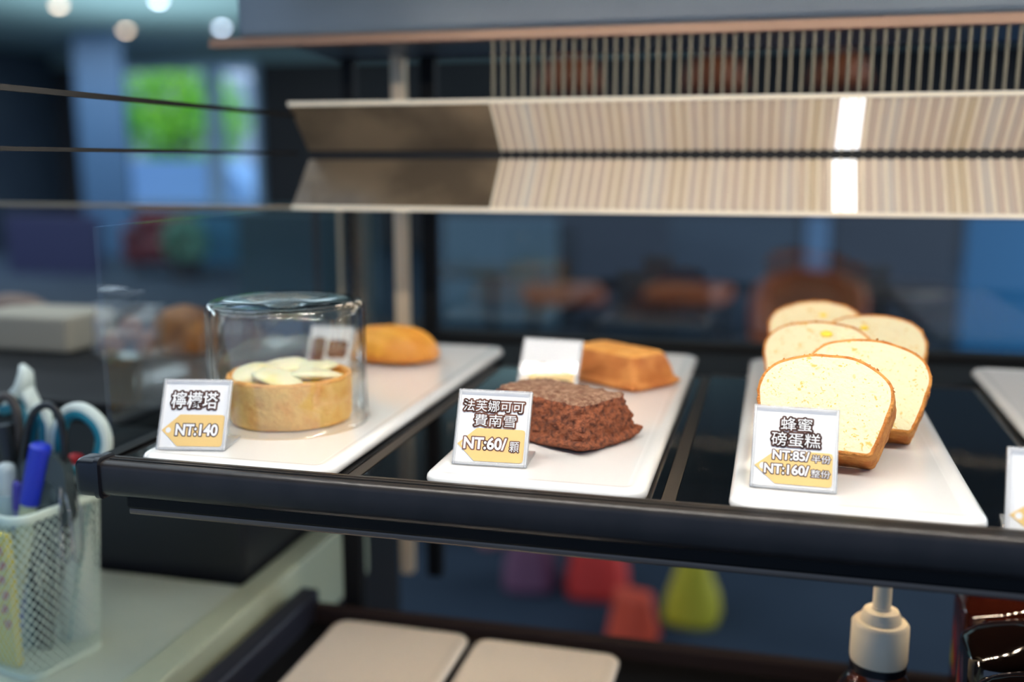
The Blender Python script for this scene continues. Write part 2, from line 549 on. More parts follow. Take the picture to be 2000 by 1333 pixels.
# unseen area lights added under the ceiling to brighten the cafe
for x, y, e in ((-6.2, 3.5, 240), (4.8, 4.0, 380), (-8.2, 8.5, 180), (5.2, 8.5, 260), (-1.2, .6, 50)):
    l = bpy.data.lights.new('cafe_fill', 'AREA')
    l.shape = 'RECTANGLE'; l.size = 3.2; l.size_y = 2.6; l.energy = e; l.color = (.74, .88, 1.0)
    lo = bpy.data.objects.new('cafe_fill', l)
    COL.objects.link(lo)
    lo.location = (x, y, ZC - .02)
# unseen upward fill lights added to brighten the ceiling
for x, y, e in ((-6.0, 8.5, 62), (-2.5, 9.5, 60)):
    l = bpy.data.lights.new('ceiling_fill', 'AREA')
    l.shape = 'DISK'; l.size = 2.4; l.energy = e; l.color = (.75, .95, 1.0)
    lo = bpy.data.objects.new('ceiling_fill', l)
    COL.objects.link(lo)
    lo.location = (x, y, .35)
    lo.rotation_euler = (PI, 0, 0)
# chairs and tables in the cafe
leather = mat('tan_leather', (164, 84, 46), .5, rgb2=(140, 68, 36), nscale=9)
def chair(label, x, y, rz, back=True):
    t = thing('cafe_chair', label, 'chair', (x, y, ZF), rz, group='tan leather cafe seats')
    bm = bmesh.new()
    lps = []
    for z, g in ((.40, .9), (.41, 1), (.45, 1.02), (.475, .96), (.48, .8)):
        lps.append([(px * g, py * g, z) for px, py in rrect(.22, .21, .09)])
    finish('seat', add_loft(bm, lps), leather, t, smooth=True)
    for sx in (-1, 1):
        for sy in (-1, 1):
            finish('leg', add_tube(bmesh.new(), [(.15 * sx, .14 * sy, .41), (.2 * sx, .19 * sy, 0)], [.016, .011], 8), dark_m, t)
    if not back: return
    bm = bmesh.new()
    n = 18
    th = [PI * (.12 + .76 * i / (n - 1)) for i in range(n)]
    lps = []
    for z, r in ((.52, .225), (.54, .245), (.66, .25), (.72, .235), (.735, .22)):
        o = [(r * math.cos(a), r * .9 * math.sin(a), z - .08 * (1 - math.sin(a))) for a in th]
        i_ = [((r - .04) * math.cos(a), (r - .04) * .9 * math.sin(a), z - .08 * (1 - math.sin(a))) for a in reversed(th)]
        lps.append(o + i_)
    finish('backrest', add_loft(bm, lps), leather, t, smooth=True)
    for sx in (-1, 1):
        finish('back_support', add_tube(bmesh.new(), [(.15 * sx, .15, .43), (.17 * sx, .17, .56)], .012, 8), dark_m, t)
q = at(1100, 600, 5.0); chair('low tan stool seen left of the golden cake, beyond the counter', q.x, 5.0, .3, False)
q = at(1345, 605, 5.2); chair('low tan stool beyond the counter between golden cake and slices', q.x, 5.2, -.2, False)
q = at(1585, 590, 3.6); chair('large tan chair directly behind the slices of pound cake', q.x, 3.6, .1)
def table(label, x, y, r=.32):
    t = thing('cafe_table', label, 'table', (x, y, ZF), group='round cafe tables')
    finish('tabletop', add_lathe(bmesh.new(), [(0, .5), (r, .5), (r + .005, .51), (r, .525), (0, .525)], 36), mat('table_dark', (56, 46, 44), .35), t)
    finish('pedestal', add_lathe(bmesh.new(), [(0, 0), (.2, 0), (.2, .015), (.03, .03), (.025, .5), (0, .5)], 24), dark_m, t)
q = at(960, 640, 5.4); table('low dark round table left of the tan chairs', q.x, 5.4)
q = at(1720, 640, 5.0); table('low dark round table right of the large tan chair', q.x, 5.0)
# pendant shapes added for orange mirror images of the chairs, behind the slats
for px, py, y, lb in ((1115, 148, 4.4, 'pendant shaped orange chair reflection left of the other two behind the slats'),
                      (1395, 146, 4.8, 'pendant shaped orange chair reflection, middle one of three behind the slats'),
                      (1640, 140, 5.2, 'pendant shaped orange chair reflection, rightmost of three behind the slats')):
    q = at(px, py, y)
    t = thing('chair_reflection', lb, 'pendant lamp', (q.x, y, q.z), group='orange chair reflections')
    finish('shade', add_lathe(bmesh.new(), [(.02, .1), (.07, .09), (.13, .04), (.16, -.07), (.155, -.07), (.125, .035), (.065, .083), (.02, .09)], 32), mat('orange_reflection', (150, 80, 40), .5, emit=(200, 90, 30), estr=.02), t, smooth=True)
    finish('cord', add_tube(bmesh.new(), [(0, 0, .09), (0, 0, ZC - q.z)], .006, 6), dark_m, t)
# bags on the cafe floor, seen under the shelf
def bag(name, label, px, w_, h_, rgb, y, lean=0, handle=True, top=.55, bulge=.09):
    q = at(px, 1250, y)
    t = thing(name, label, 'bag', (q.x, y, ZF), lean)
    lps = []
    for f in (0, .08, .3, .6, .85, 1.0):
        g = 1 - (1 - top) * max(0, f - .25) / .75
        d = bulge * (1 - .75 * f)
        lps.append([(px_, py_, f * h_) for px_, py_ in rrect(w_ / 2 * g, max(d, .012), min(.05, max(d, .012)), 5, 2)])
    mm = mat(name + '_cloth', rgb, .6)
    finish('pouch', add_loft(bmesh.new(), lps), mm, t, smooth=True)
    if handle:
        finish('handle', add_tube(bmesh.new(), [(w_ * .2 * math.cos(a), 0, h_ * .97 + .06 * math.sin(a)) for a in [PI * k / 10 for k in range(11)]], .006, 8), mm, t)
bag('cloth_bag', 'red cloth bag standing on the floor behind the case', 1165, .17, .21, (196, 44, 36), 2.1, .1)
bag('cloth_bag', 'orange red bag in front of the taller red one', 1236, .12, .12, (200, 66, 34), 1.84, -.3, handle=False, top=.8, bulge=.07)
bag('cloth_bag', 'yellow green bag on the floor right of the red ones', 1350, .14, .18, (170, 160, 24), 2.0, -.1, handle=False, top=.4)
bag('cloth_bag', 'dull purple bag left of the red bags on the floor', 1035, .15, .17, (104, 62, 88), 2.1, .2, top=.6)
bag('cloth_bag', 'small pinkish bag behind the dull purple one', 965, .08, .19, (150, 96, 100), 2.4, 0, handle=False)

# ------------------------------------------------------------------ the pastry case
case = thing('pastry_display_case', 'long black pastry display case with an open glass front', 'display case')
XL, XR = -.250, .47
YB = .44
finish('deck', bx(XL, XR, -.0262, YB + .01, -.014, -.002, .001), M['black_frame'], case)
finish('deck_glass', bx(-.0865, .0815, -.026, .306, -.0019, 0), M['deck'], case)
finish('deck_glass', bx(.0895, .2925, -.026, .314, -.0019, 0), M['deck'], case)
finish('deck_glass', bx(.3, XR, -.026, .314, -.0019, 0), M['deck'], case)
finish('deck_glass', bx(XL + .012, -.0955, -.026, .306, -.0019, 0), M['deck'], case)
for x, y1 in ((-.091, .315), (.0855, .315), (.2963, .32)):
    bm = bx(x - .0037, x + .0037, -.026, y1, -.003, .0, 0)
    finish('deck_trim', bm, M['trim'], case)
finish('deck_trim', bx(XL + .012, .0818, .307, .315, -.003, .0, 0), M['trim'], case)
finish('deck_trim', bx(.0893, XR, .315, .323, -.003, .0, 0), M['trim'], case)
# front rail: rounded black extrusion
RL = -.2320
def rail_prof(y0, y1, z0, z1, r, n=5):
    out = []
    for cy, cz, s in ((y1, z1, None), (y0 + r, z1 - r, PI / 2), (y0 + r, z0 + r, PI), (y1, z0, None)):
        if s is None: out.append((cy, cz))
        else:
            for k in range(n + 1):
                a = s + PI / 2 * k / n
                out.append((cy + r * math.cos(a), cz + r * math.sin(a)))
    return out
rail = finish('front_rail', prism_x(rail_prof(-.0405, -.0264, -.0128, .0076, .0042), RL, XR), M['rail'], case, angle=40)
finish('rail_groove', bx(RL + .004, XR, -.0345, -.0330, .0073, .0081, .0003), M['black_frame'], rail)
finish('rail_groove', bx(RL + .004, XR, -.0300, -.0292, .0073, .0080, .0002), M['trim'], rail)
bm = bmesh.new()
lps = []
for x, g in ((RL - .0145, .86), (RL - .013, .97), (RL - .011, 1.0), (RL - .005, 1.0), (RL - .002, 1.0), (RL - .0018, 1.1), (RL + .0012, 1.1), (RL + .0015, 1.0)):
    lps.append([(x, -.0335 + a * g, -.0026 + b * g) for a, b in rrect(.0079, .0112, .004, 5)])
finish('end_cap', add_loft(bm, lps), M['cap'], rail, angle=40)
low = finish('lower_rail', bx(RL + .012, XR, -.0335, -.0264, -.0215, -.0130, .0015), M['black_frame'], case)
finish('lower_lip', bx(RL + .012, XR, -.0315, -.0264, -.0256, -.0217, .0012), M['alu'], low)
# posts at the back
for x, w_, m_, nm in ((-.2295, .013, 'chrome', 'back_post'), (-.1985, .016, 'black_frame', 'back_post'), (-.282, .013, 'black_frame', 'back_post')):
    finish(nm, bx(x - w_ / 2, x + w_ / 2, YB, YB + .014, -.26 if x > -.26 else -.0115, .33, .002), M[m_], case)
finish('back_post', bx(-.325, -.319, YB, YB + .006, -.0115, .135, .001), M['trim'], case)
finish('back_post', bx(-.2915, -.2885, YB - .012, YB - .006, -.0115, .135, .001), M['chrome'], case)
finish('back_post', bx(XR - .01, XR, YB, YB + .012, -.26, .33, .002), M['black_frame'], case)
finish('back_sill', bx(XL - .03, XR, YB - .004, YB + .02, -.02, .005, .002), M['black_frame'], case)
finish('back_pane', bx(-.19, XR - .01, YB + .004, YB + .008, .004, .137), M['pane'], case)
finish('side_pane', bx(XL - .004, XL, .0, YB, -.002, .137), M['pane'], case)
finish('side_frame', bx(XL - .006, XL + .004, -.02, YB, -.006, .0), M['black_frame'], case)
# glass side rails that run forward at eye level on the left
for z, w_ in ((.213, .0016), (.1815, .0012)):
    finish('side_rail', bx(-.262, -.2585, -.16, .28, z - w_, z + w_), M['slot'], case)
finish('side_rail', bx(-.70, -.2608, .2675, .272, .1345, .1378, .0006), mat('rail_beige', (140, 126, 104), .5), case)
# ribbed light beam: two slanted faces meeting in a dark slot
BX0, BX1, RX = -.2605, .47, -.0865
def beam_face(x0, x1, top, m_, name, parent, off=0.0):
    if top: p = [(.27, .2205), (.305, .1838), (.309, .1868), (.274, .2235)]
    else: p = [(.27, .1375), (.305, .1762), (.309, .1732), (.274, .1345)]
    return finish(name, prism_x(p, x0, x1), m_, parent)
beam = finish('valance_core', bx(BX0, BX1, .309, .325, .135, .2235), M['slot'], case)
for top in (True, False):
    beam_face(BX0, RX, top, M['bronze'], 'valance_panel', beam)
    f = beam_face(RX, BX1, top, M['ribbed'], 'ribbed_face', beam)
    bm = bmesh.new()
    x = RX
    while x < BX1 - .003:
        s = 1 if top else -1
        z0, z1 = (.2205, .1838) if top else (.1375, .1762)
        a, b = Vector((x, .27, z0)), Vector((x, .305, z1))
        nn = Vector((0, -.72, -.69 * s)) * .0016
        w_ = .0011
        vs = [bm.verts.new(v) for v in (a + Vector((-w_, 0, 0)), a + Vector((-w_ * .6, 0, 0)) + nn, a + Vector((w_ * .6, 0, 0)) + nn, a + Vector((w_, 0, 0)))]
        ve = [bm.verts.new(v) for v in (b + Vector((-w_, 0, 0)), b + Vector((-w_ * .6, 0, 0)) + nn, b + Vector((w_ * .6, 0, 0)) + nn, b + Vector((w_, 0, 0)))]
        for k in range(3): bm.faces.new((vs[k], vs[k + 1], ve[k + 1], ve[k]))
        x += .0081
    finish('ribs', bm, M['cream_rib'], beam)
    z0 = .2215 if top else .1365
    finish('valance_edge', bx(BX0, BX1, .2675, .272, z0 - .0018, z0 + .0018, .0006), M['cream_rib'] , beam)
    # glowing strip put in for a white reflection streak across the ribs
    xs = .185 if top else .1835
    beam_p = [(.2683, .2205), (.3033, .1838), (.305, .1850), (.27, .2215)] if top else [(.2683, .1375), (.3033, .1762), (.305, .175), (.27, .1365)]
    finish('reflection_streak', prism_x(beam_p, xs - .0085, xs + .0085), M['streak_glow'], beam)
# slats built for the ribs' faint reflection, under a copper rail and hood
scr = finish('copper_rail', prism_x([(.268, .2685), (.284, .2685), (.284, .2755), (.268, .2755)], -.33, BX1), M['copper'], case)
bm = bmesh.new()
x = -.0865
while x < BX1:
    add_box(bm, (x, .279, .246), (.0021, .003, .045))
    x += .0081
finish('slats', bm, mat('rib_reflection_beige', (122, 114, 92), .5), scr)
finish('hood', bx(-.30, BX1, .262, .46, .2757, .42, .004), M['hood'], case)
# LED strips
def led_strip(x0, x1, y, z, pitch, r, mm):
    s = finish('led_strip', bx(x0, x1, y - .006, y + .006, z, z + .006, .001), M['alu'], case)
    bm = bmesh.new()
    x = x0 + pitch
    while x < x1:
        add_lathe(bm, [(0, -.0016), (r * .7, -.0013), (r, -.0002), (r, .0004)], 10, (x, y, z))
        x += pitch
    d = finish('diodes', bm, mm, s)
    return s
led_strip(-.25, .50, -.055, .305, .0127, .0024, M['led'])
M['led2'] = mat('led_diode_soft', (255, 244, 226), emit=(255, 232, 200), estr=70)
led_strip(-.24, .46, .292, .1385, .0127, .002, M['led2'])
M['led3'] = mat('led_diode_lower', (255, 244, 226), emit=(255, 234, 206), estr=300)
led_strip(-.23, .46, .150, -.0215, .0127, .002, M['led3'])
for x in (XL - .006, XR):
    finish('canopy_bracket', bx(x - .004, x + .004, -.06, .262, .311, .33), M['black_frame'], case)
finish('canopy', bx(XL - .01, XR + .004, -.065, .262, .3115, .318), M['black_frame'], case)
# lower deck
finish('lower_deck', bx(XL, XR, -.01, .25, -.245, -.2255, .002), M['black_frame'], case)
finish('lower_back_rail', bx(XL, XR, .25, .262, -.245, -.212, .003), mat('dark_brown_rail', (40, 30, 28), .65, spec=.2), case)
finish('lower_side_rail', bx(XL - .012, XL + .006, -.01, .262, -.245, -.2, .003), mat('navy_side_rail', (36, 38, 50), .4), case)
finish('lower_post', bx(-.222, -.205, .262, .276, -.245, -.015, .002), M['black_frame'], case)

# ------------------------------------------------------------------ plates
PW, PL = .0608, .1925
def plate_mesh():
    lps = []
    for ins, z in ((.006, 0), (.0025, .0004), (.0006, .0022), (0, .0042), (.0005, .0062), (.0018, .0076), (.004, .0083), (.0065, .0084), (.0085, .0080), (.0105, .0077)):
        lps.append([(x, y, z) for x, y in rrect(PW - ins, PL - ins, max(.0135 - ins, .003), 8)])
    o = finish('rectangular_plate', add_loft(bmesh.new(), lps), M['porcelain'], angle=50)
    return o
p0 = plate_mesh()
def place(o, x, y, z, rz, label, group):
    o.location = (x, y, z)
    o.rotation_euler = (0, 0, rz)
    tag(o, label, 'plate', group)
    return o
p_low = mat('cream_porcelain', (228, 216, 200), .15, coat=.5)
PG = 'white rectangular plates'
place(p0, -.1583, .1668, .0002, 0, 'white rectangular plate under the lemon tart and glass dome', PG)
for x, y, z, rz, lb in ((.0147, .1715, .0002, .0, 'white rectangular plate carrying the dark cocoa cake'),
                        (.1785, .1690, .0002, -.006, 'white rectangular plate carrying the slices of pound cake'),
                        (.352, .174, .0002, -.02, 'white rectangular plate cut off by the right edge'),
                        (-.1585, .053, -.2254, 0, 'empty plate on the lower deck, left one of two'),
                        (-.031, .049, -.2254, 0, 'empty plate on the lower deck, right one of two')):
    o = p0.copy()
    COL.objects.link(o)
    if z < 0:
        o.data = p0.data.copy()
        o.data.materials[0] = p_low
    place(o, x, y, z, rz, lb, PG if z > 0 else 'empty plates on the lower deck')
PZ = .0081   # top of a plate on the deck

# ------------------------------------------------------------------ price tags
def text_mesh(s, bold=0.0, outline=0.0):
    cu = bpy.data.curves.new('txt', 'FONT')
    cu.body = s
    cu.size = 1
    cu.resolution_u = 4
    cu.offset = bold
    if outline:
        cu.bevel_depth = outline
        cu.bevel_resolution = 2
    o = bpy.data.objects.new('txt', cu)
    COL.objects.link(o)
    bpy.context.view_layer.update()
    dg = bpy.context.evaluated_depsgraph_get()
    me = bpy.data.meshes.new_from_object(o.evaluated_get(dg))
    bpy.data.objects.remove(o)
    return me

def bounds(me):
    xs = [v.co.x for v in me.vertices]; ys = [v.co.y for v in me.vertices]
    return min(xs), max(xs), min(ys), max(ys)

def set_tilt(deg):
    global TILT, U, NRM
    TILT = math.radians(deg)
    U = Vector((0, math.sin(TILT), math.cos(TILT)))
    NRM = Vector((0, -math.cos(TILT), math.sin(TILT)))
TW, TH = .0425, .0435
def on_card(s, t, d):
    """s, t in 0..1 over the card from its upper left; d lift off the card"""
    cw, chh = TW - .0038, TH - .0040
    return Vector(((s - .5) * cw, 0, 0)) + U * (TH / 2 + (.5 - t) * chh) + NRM * d

def price_tag(label, loc, rz, lines, arrow=None, blocks=(), ink='brown_ink', scale=(1, 1), tilt=27):
    set_tilt(tilt)
    t = thing('price_tag', label, 'price tag', loc, rz, 'price tags in clear stands')
    t.scale = (scale[0], scale[1], scale[1])
    # clear stand: back plate, rim bars, foot
    bm = bmesh.new()
    mrot = Matrix.Rotation(-TILT, 4, 'X')
    def slab(cx, ct, cn, sx, st, sn, bev):
        add_box(bm, Vector((cx, 0, 0)) + U * ct + NRM * cn, (sx, sn, st), bev, 2, 0, mrot)
    slab(0, TH / 2, -.0014, TW, TH, .0012, .0004)
    for s in (-1, 1): slab(s * (TW / 2 - .0008), TH / 2, .0006, .0016, TH, .0020, .0005)
    for ct in (.0009, TH - .0009): slab(0, ct, .0006, TW - .0032, .0018, .0020, .0005)
    add_box(bm, (0, .0145, .0009), (TW, .029, .0016), .0004)
    finish('clear_stand', bm, M['acrylic'], t, angle=30)
    bm = bmesh.new()
    q = [on_card(a, b, -.0002) for a, b in ((-.035, -.035), (1.035, -.035), (1.035, 1.035), (-.035, 1.035))]
    add_loft(bm, [[p - NRM * .0003 for p in q], q])
    card = finish('card', bm, M['card'], t)
    if arrow:
        t0, t1 = arrow
        tm = (t0 + t1) / 2
        pts = [(.0, tm), (.27, t0), (.94, t0), (.975, t0 + .012), (.985, t0 + .045), (.985, t1 - .045), (.975, t1 - .012), (.94, t1), (.27, t1)]
        bm = bmesh.new()
        bm.faces.new([bm.verts.new(on_card(a, b, .00006)) for a, b in pts])
        ar = finish('arrow_mark', bm, M['arrow'], card)
        bm = bmesh.new()
        bm.faces.new([bm.verts.new(on_card(.105 + .042 * math.cos(k * PI / 12), tm + .042 * math.sin(k * PI / 12), .0001)) for k in range(24)])
        finish('arrow_hole', bm, M['card'], card)
    bmo, bmf = bmesh.new(), bmesh.new()
    cw, chh = TW - .0038, TH - .0040
    for li, (s, cx, cy, wd, ht, bold, outl) in enumerate(lines):
        ref = text_mesh(s)
        x0, x1, y0, y1 = bounds(ref)
        bpy.data.meshes.remove(ref)
        me = text_mesh(s, bold)
        P2 = [(cx + (v.co.x - (x0 + x1) / 2) * wd / (x1 - x0), cy - (v.co.y - (y0 + y1) / 2) * ht / (y1 - y0)) for v in me.vertices]
        for v, (a, b) in zip(me.vertices, P2): v.co = on_card(a, b, .00030)
        # a round brush of the outline's width run along every contour
        cnt = {}
        for p_ in me.polygons:
            for e in p_.edge_keys: cnt[e] = cnt.get(e, 0) + 1
        d = .00016 + li * .00001
        rs, rt = outl / cw, outl / chh
        used = set()
        for (a, b), c in cnt.items():
            if c > 1: continue
            used.update((a, b))
            (ax, ay), (bx_, by) = P2[a], P2[b]
            tx, ty = (bx_ - ax) * cw, (by - ay) * chh
            ln = math.hypot(tx, ty)
            if ln < 1e-7: continue
            ox, oy = -ty / ln * rs, tx / ln * rt
            bmo.faces.new([bmo.verts.new(on_card(p, q, d)) for p, q in ((ax + ox, ay + oy), (bx_ + ox, by + oy), (bx_ - ox, by - oy), (ax - ox, ay - oy))])
        for a in used:
            ax, ay = P2[a]
            bmo.faces.new([bmo.verts.new(on_card(ax + rs * math.cos(k * PI / 5), ay + rt * math.sin(k * PI / 5), d + .000003)) for k in range(10)])
        bmf.from_mesh(me)
        bpy.data.meshes.remove(me)
    for (cx, cy, wd, ht, wav) in blocks:
        n = 40
        pts = []
        for k in range(n):
            a = 2 * PI * k / n
            c_, s_ = math.cos(a), math.sin(a)
            f = 1 / max(abs(c_) ** 6 + abs(s_) ** 6, 1e-6) ** (1 / 6)
            f *= 1 + wav * math.sin(7 * a)
            pts.append((cx + wd / 2 * c_ * f, cy + ht / 2 * s_ * f))
        bmo.faces.new([bmo.verts.new(on_card(a, b, .0002)) for a, b in pts])
    if len(bmo.faces): finish('lettering_outline', bmo, M[ink], card)
    else: bmo.free()
    if len(bmf.faces): finish('lettering', bmf, M['white_ink'], card)
    else: bmf.free()
    return t

Z = PZ
price_tag('price tag reading NT:140 in front of the lemon tart', (-.192, -.0090, Z), .19,
          [('檸檬塔', .475, .275, .74, .255, .012, .0011), ('NT:140', .56, .735, .66, .165, .035, .00060)], (.50, .985), ink='dark_ink', scale=(.97, .99))
price_tag('price tag reading NT:60 beside the dark cocoa cake', (-.0145, .0048, Z), .05,
          [('法芙娜可可', .49, .185, .90, .165, .0, .00095), ('費南雪', .53, .395, .62, .175, .0, .00095), ('NT:60/', .41, .73, .62, .16, .03, .0007), ('顆', .845, .76, .135, .145, .0, .0006)], (.51, .985))
price_tag('price tag reading NT:85 and NT:160 before the pound cake', (.1480, .0032, Z), -.035,
          [('蜂蜜', .51, .185, .40, .17, .0, .00095), ('磅蛋糕', .51, .39, .62, .185, .0, .00095), ('NT:85/', .46, .60, .46, .115, .03, .0005), ('半份', .84, .62, .24, .10, .0, .0004),
           ('NT:160/', .41, .785, .56, .12, .03, .0005), ('整份', .84, .81, .24, .10, .0, .0004)], (.535, .975), ink='dark_ink', scale=(1.02, 1.02))
price_tag('price tag with glaring lamp dots, behind the dark cocoa cake', (-.0225, .1850, Z), -.09,
          [], (.60, .985), blocks=((.36, .52, .19, .17, .06), (.58, .52, .19, .17, .06), (.80, .52, .19, .17, .06), (.60, .83, .62, .15, .02)), ink='dark_ink', scale=(1.08, .98), tilt=29.6)
price_tag('blurred price tag seen through the glass dome', (-.2050, .205, Z), 0,
          [], None, blocks=((.2, .5, .36, .55, .02), (.68, .47, .5, .4, .03)), ink='brown_ink', scale=(.9, .95))
price_tag('price tag cut off by the right edge of the photo', (.2655, -.0200, .0003), -.12,
          [], (.58, .985), blocks=((.25, .16, .14, .12, .05), (.24, .29, .15, .12, .05), (.25, .41, .14, .11, .05), (.26, .52, .12, .10, .05), (.43, .16, .18, .13, .05), (.43, .30, .18, .13, .05), (.63, .16, .18, .13, .05), (.63, .30, .18, .13, .05)), ink='dark_ink')

# ------------------------------------------------------------------ lemon tart and glass dome
TC = (-.1702, .0768)
tart = thing('lemon_tart', 'round lemon tart with pale cream under the glass dome', 'tart', (TC[0], TC[1], PZ))
bm = add_lathe(bmesh.new(), [(0, .0002), (.036, .0002), (.0385, .0006), (.0392, .002), (.0396, .008), (.0400, .016), (.0404, .024), (.0406, .0285), (.0400, .0302), (.0385, .0308), (.037, .0302), (.0364, .028), (.0362, .0245), (0, .0235)], 160)
for v in bm.verts:
    r = math.hypot(v.co.x, v.co.y)
    if r > .03:
        k = 1 + .010 * nz(v.co, 60) + .007 * nz(v.co, 190, 2)
        v.co.x *= k; v.co.y *= k
        if v.co.z > .02: v.co.z += .0009 * nz(v.co, 70, 4) + .0004 * nz(v.co, 260, 5)
sh = finish('pastry_shell', bm, [M['shell'], M['shell_rim']], tart, smooth=True)
for p_ in sh.data.polygons:
    if p_.center.z > .029 or (p_.center.z > .024 and math.hypot(p_.center.x, p_.center.y) < .0368): p_.material_index = 1
bm = add_lathe(bmesh.new(), [(.0363, .0242), (.035, .0268), (.030, .0285), (.02, .0295), (.01, .030), (0, .030)], 96)
for v in bm.verts: v.co.z += .0008 * nz(v.co, 120)
finish('lemon_curd', bm, M['curd'], tart, smooth=True)
for k in range(5):
    a0 = k * 2 * PI / 5 + .35
    bm = bmesh.new()
    pts, rr = [], []
    for q in range(13):
        f = q / 12
        r = .007 + .0245 * f
        a = a0 + 1.25 * f
        pts.append((r * math.cos(a), r * math.sin(a), .0302 + .0026 * math.sin(PI * f) - .002 * f))
        rr.append(.002 + .0135 * math.sin(PI * (.08 + .86 * f)) ** .8)
    add_tube(bm, pts, rr, 18, flat=.24)
    for v in bm.verts: v.co.z += .0006 * nz(v.co, 130, k)
    finish('cream_petal', bm, M['cream'], tart, smooth=True)
R_, H_ = .0510, .0785
prof_o = [(R_ + .0010, .0002), (R_ + .0012, .0012), (R_, .003), (R_, .02), (R_ - .0002, .05), (R_ - .0003, .071), (R_ - .0005, .0745), (R_ - .0012, .0768), (R_ - .0026, .0781), (R_ - .0045, H_), (R_ - .012, H_ - .0002), (.022, H_ - .0012), (.012, H_ - .0022), (.006, H_ - .0012), (0, H_ - .0008)]
prof_i = [(0, H_ - .0035), (.006, H_ - .0038), (.012, H_ - .0048), (.022, H_ - .0038), (R_ - .012, H_ - .0028), (R_ - .0058, H_ - .0030), (R_ - .0040, .0742), (R_ - .0028, .071), (R_ - .0024, .05), (R_ - .0022, .02), (R_ - .0022, .003), (R_ - .0016, .0012), (R_ - .0008, .0002)]
bm = add_lathe(bmesh.new(), prof_o, 128)
add_lathe(bm, prof_i, 128)
add_lathe(bm, [(R_ - .0008, .0002), (R_ + .0010, .0002)], 128)
d = finish('glass_dome', bm, M['dome'], smooth=True)
d.location = (-.1690, .0728, PZ)
tag(d, 'clear glass dome standing over the lemon tart', 'glass dome')

# ------------------------------------------------------------------ financiers, madeleine
def financier(name, label, loc, rz, A, B, TA, TB, H, mside, mtop, rough, seed, lip=.004, lift=0.0, group=None):
    t = thing(name, label, 'cake', (loc[0], loc[1], PZ), rz, group)
    k, m = 9, 26
    levels = []
    n_side = 24
    levels.append((A - lip * 1.6, B - lip * 1.6, .004, 0.0, 0))
    levels.append((A - lip * .6, B - lip * .6, .004, .0006, 0))
    levels.append((A, B, .0035, .0026, 0))
    levels.append((A - .0006, B - .0006, .0035, .0040, 0))
    levels.append((A - lip * .55, B - lip * .55, .0045, .0058, 0))
    for q in range(1, n_side + 1):
        f = q / n_side
        a = (A - lip * .7) * (1 - f) + TA * f
        b = (B - lip * .7) * (1 - f) + TB * f
        levels.append((a + .0008 * math.sin(PI * f), b + .0008 * math.sin(PI * f), .006, .0058 + (H - .0075) * f, 0))
    levels.append((TA - .0010, TB - .0010, .006, H - .0006, 1))
    ni = 10
    for q in range(1, ni + 1):
        f = q / ni
        levels.append(((TA - .002) * (1 - f) + .0006 * f + (.0 if f < 1 else 0), (TB - .002) * (1 - f) + .0003 * f, .006 * (1 - f), H + .0008 * math.sin(f * PI / 2), 1))
    loops, mats = [], []
    for a, b, r, z, mi in levels:
        lp = []
        for x, y in rrect(a, b, max(r, .0002), k, m):
            p = Vector((x, y, z))
            g = rough * (.0011 * nz(p, 150, seed) + .0008 * nz(p, 420, seed + 1) + .0006 * nz(p, 800, seed + 2))
            dx = Vector((x / max(a, .001), y / max(b, .001), (.9 if z > H * .9 else .1)))
            if z > .0005: p += dx.normalized() * g
            if lift and z < .006 and z > .0005:
                c = max(0, abs(x) / A) ** 3 * max(0, abs(y) / B) ** 3
                p.z += lift * c
            lp.append(p)
        loops.append(lp)
        mats.append(mi)
    o = finish('sponge', add_loft(bmesh.new(), loops, mats=mats[1:]), [mside, mtop], t, smooth=True)
    return t
financier('financier', 'dark cocoa brown bar cake beside the NT:60 price tag', (.0085, .0830), math.radians(149), .0450, .0300, .0365, .0200, .0280, M['choc'], M['choc_top'], 1.9, 1, lift=.004, group='bar cakes')
financier('financier', 'golden orange bar cake behind the dark cocoa one', (.0215, .2440), math.radians(145), .0425, .0270, .0335, .0180, .0260, M['fin'], M['fin_top'], .35, 5, lift=.001, group='bar cakes')

mad = thing('madeleine', 'golden ridged madeleine at the back of the tart plate', 'madeleine', (-.1735, .270, PZ), math.radians(4))
bm = bmesh.new()
nu, nv = 96, 28
L_, W_ = .041, .025
loops = []
for j in range(nv + 1):
    f = j / nv
    lp = []
    for i in range(nu):
        a = 2 * PI * i / nu
        ca, sa = math.cos(a), math.sin(a)
        # outline of a shell: wide at one end
        ex = L_ * (ca)
        ey = W_ * sa * (1 + .22 * ca)
        if f < .25:
            g = .55 + .45 * math.sin(f / .25 * PI / 2); z = .0045 - .0045 * math.cos(f / .25 * PI / 2) + .0015
        else:
            h = (f - .25) / .75
            g = math.cos(h * PI / 2) ** .8 if h < 1 else 0
            g = max(g, .004)
            z = .006 + .0245 * math.sin(h * PI / 2) ** 1.1
        rid = 1 + (.075 * math.cos(11 * math.atan2(ey * g, ex * g + L_ * 1.15) * 2.2) if f > .27 else 0) * min(1, g * 1.4)
        p = Vector((ex * g, ey * g, z * (rid if f > .3 else 1)))
        p.z += .0005 * nz(p, 100, 3)
        lp.append(p)
    loops.append(lp)
mo = finish('sponge', add_loft(bm, loops), [M['mad'], M['mad_rim']], mad, smooth=True)
for p_ in mo.data.polygons:
    if p_.center.z < .0085: p_.material_index = 1

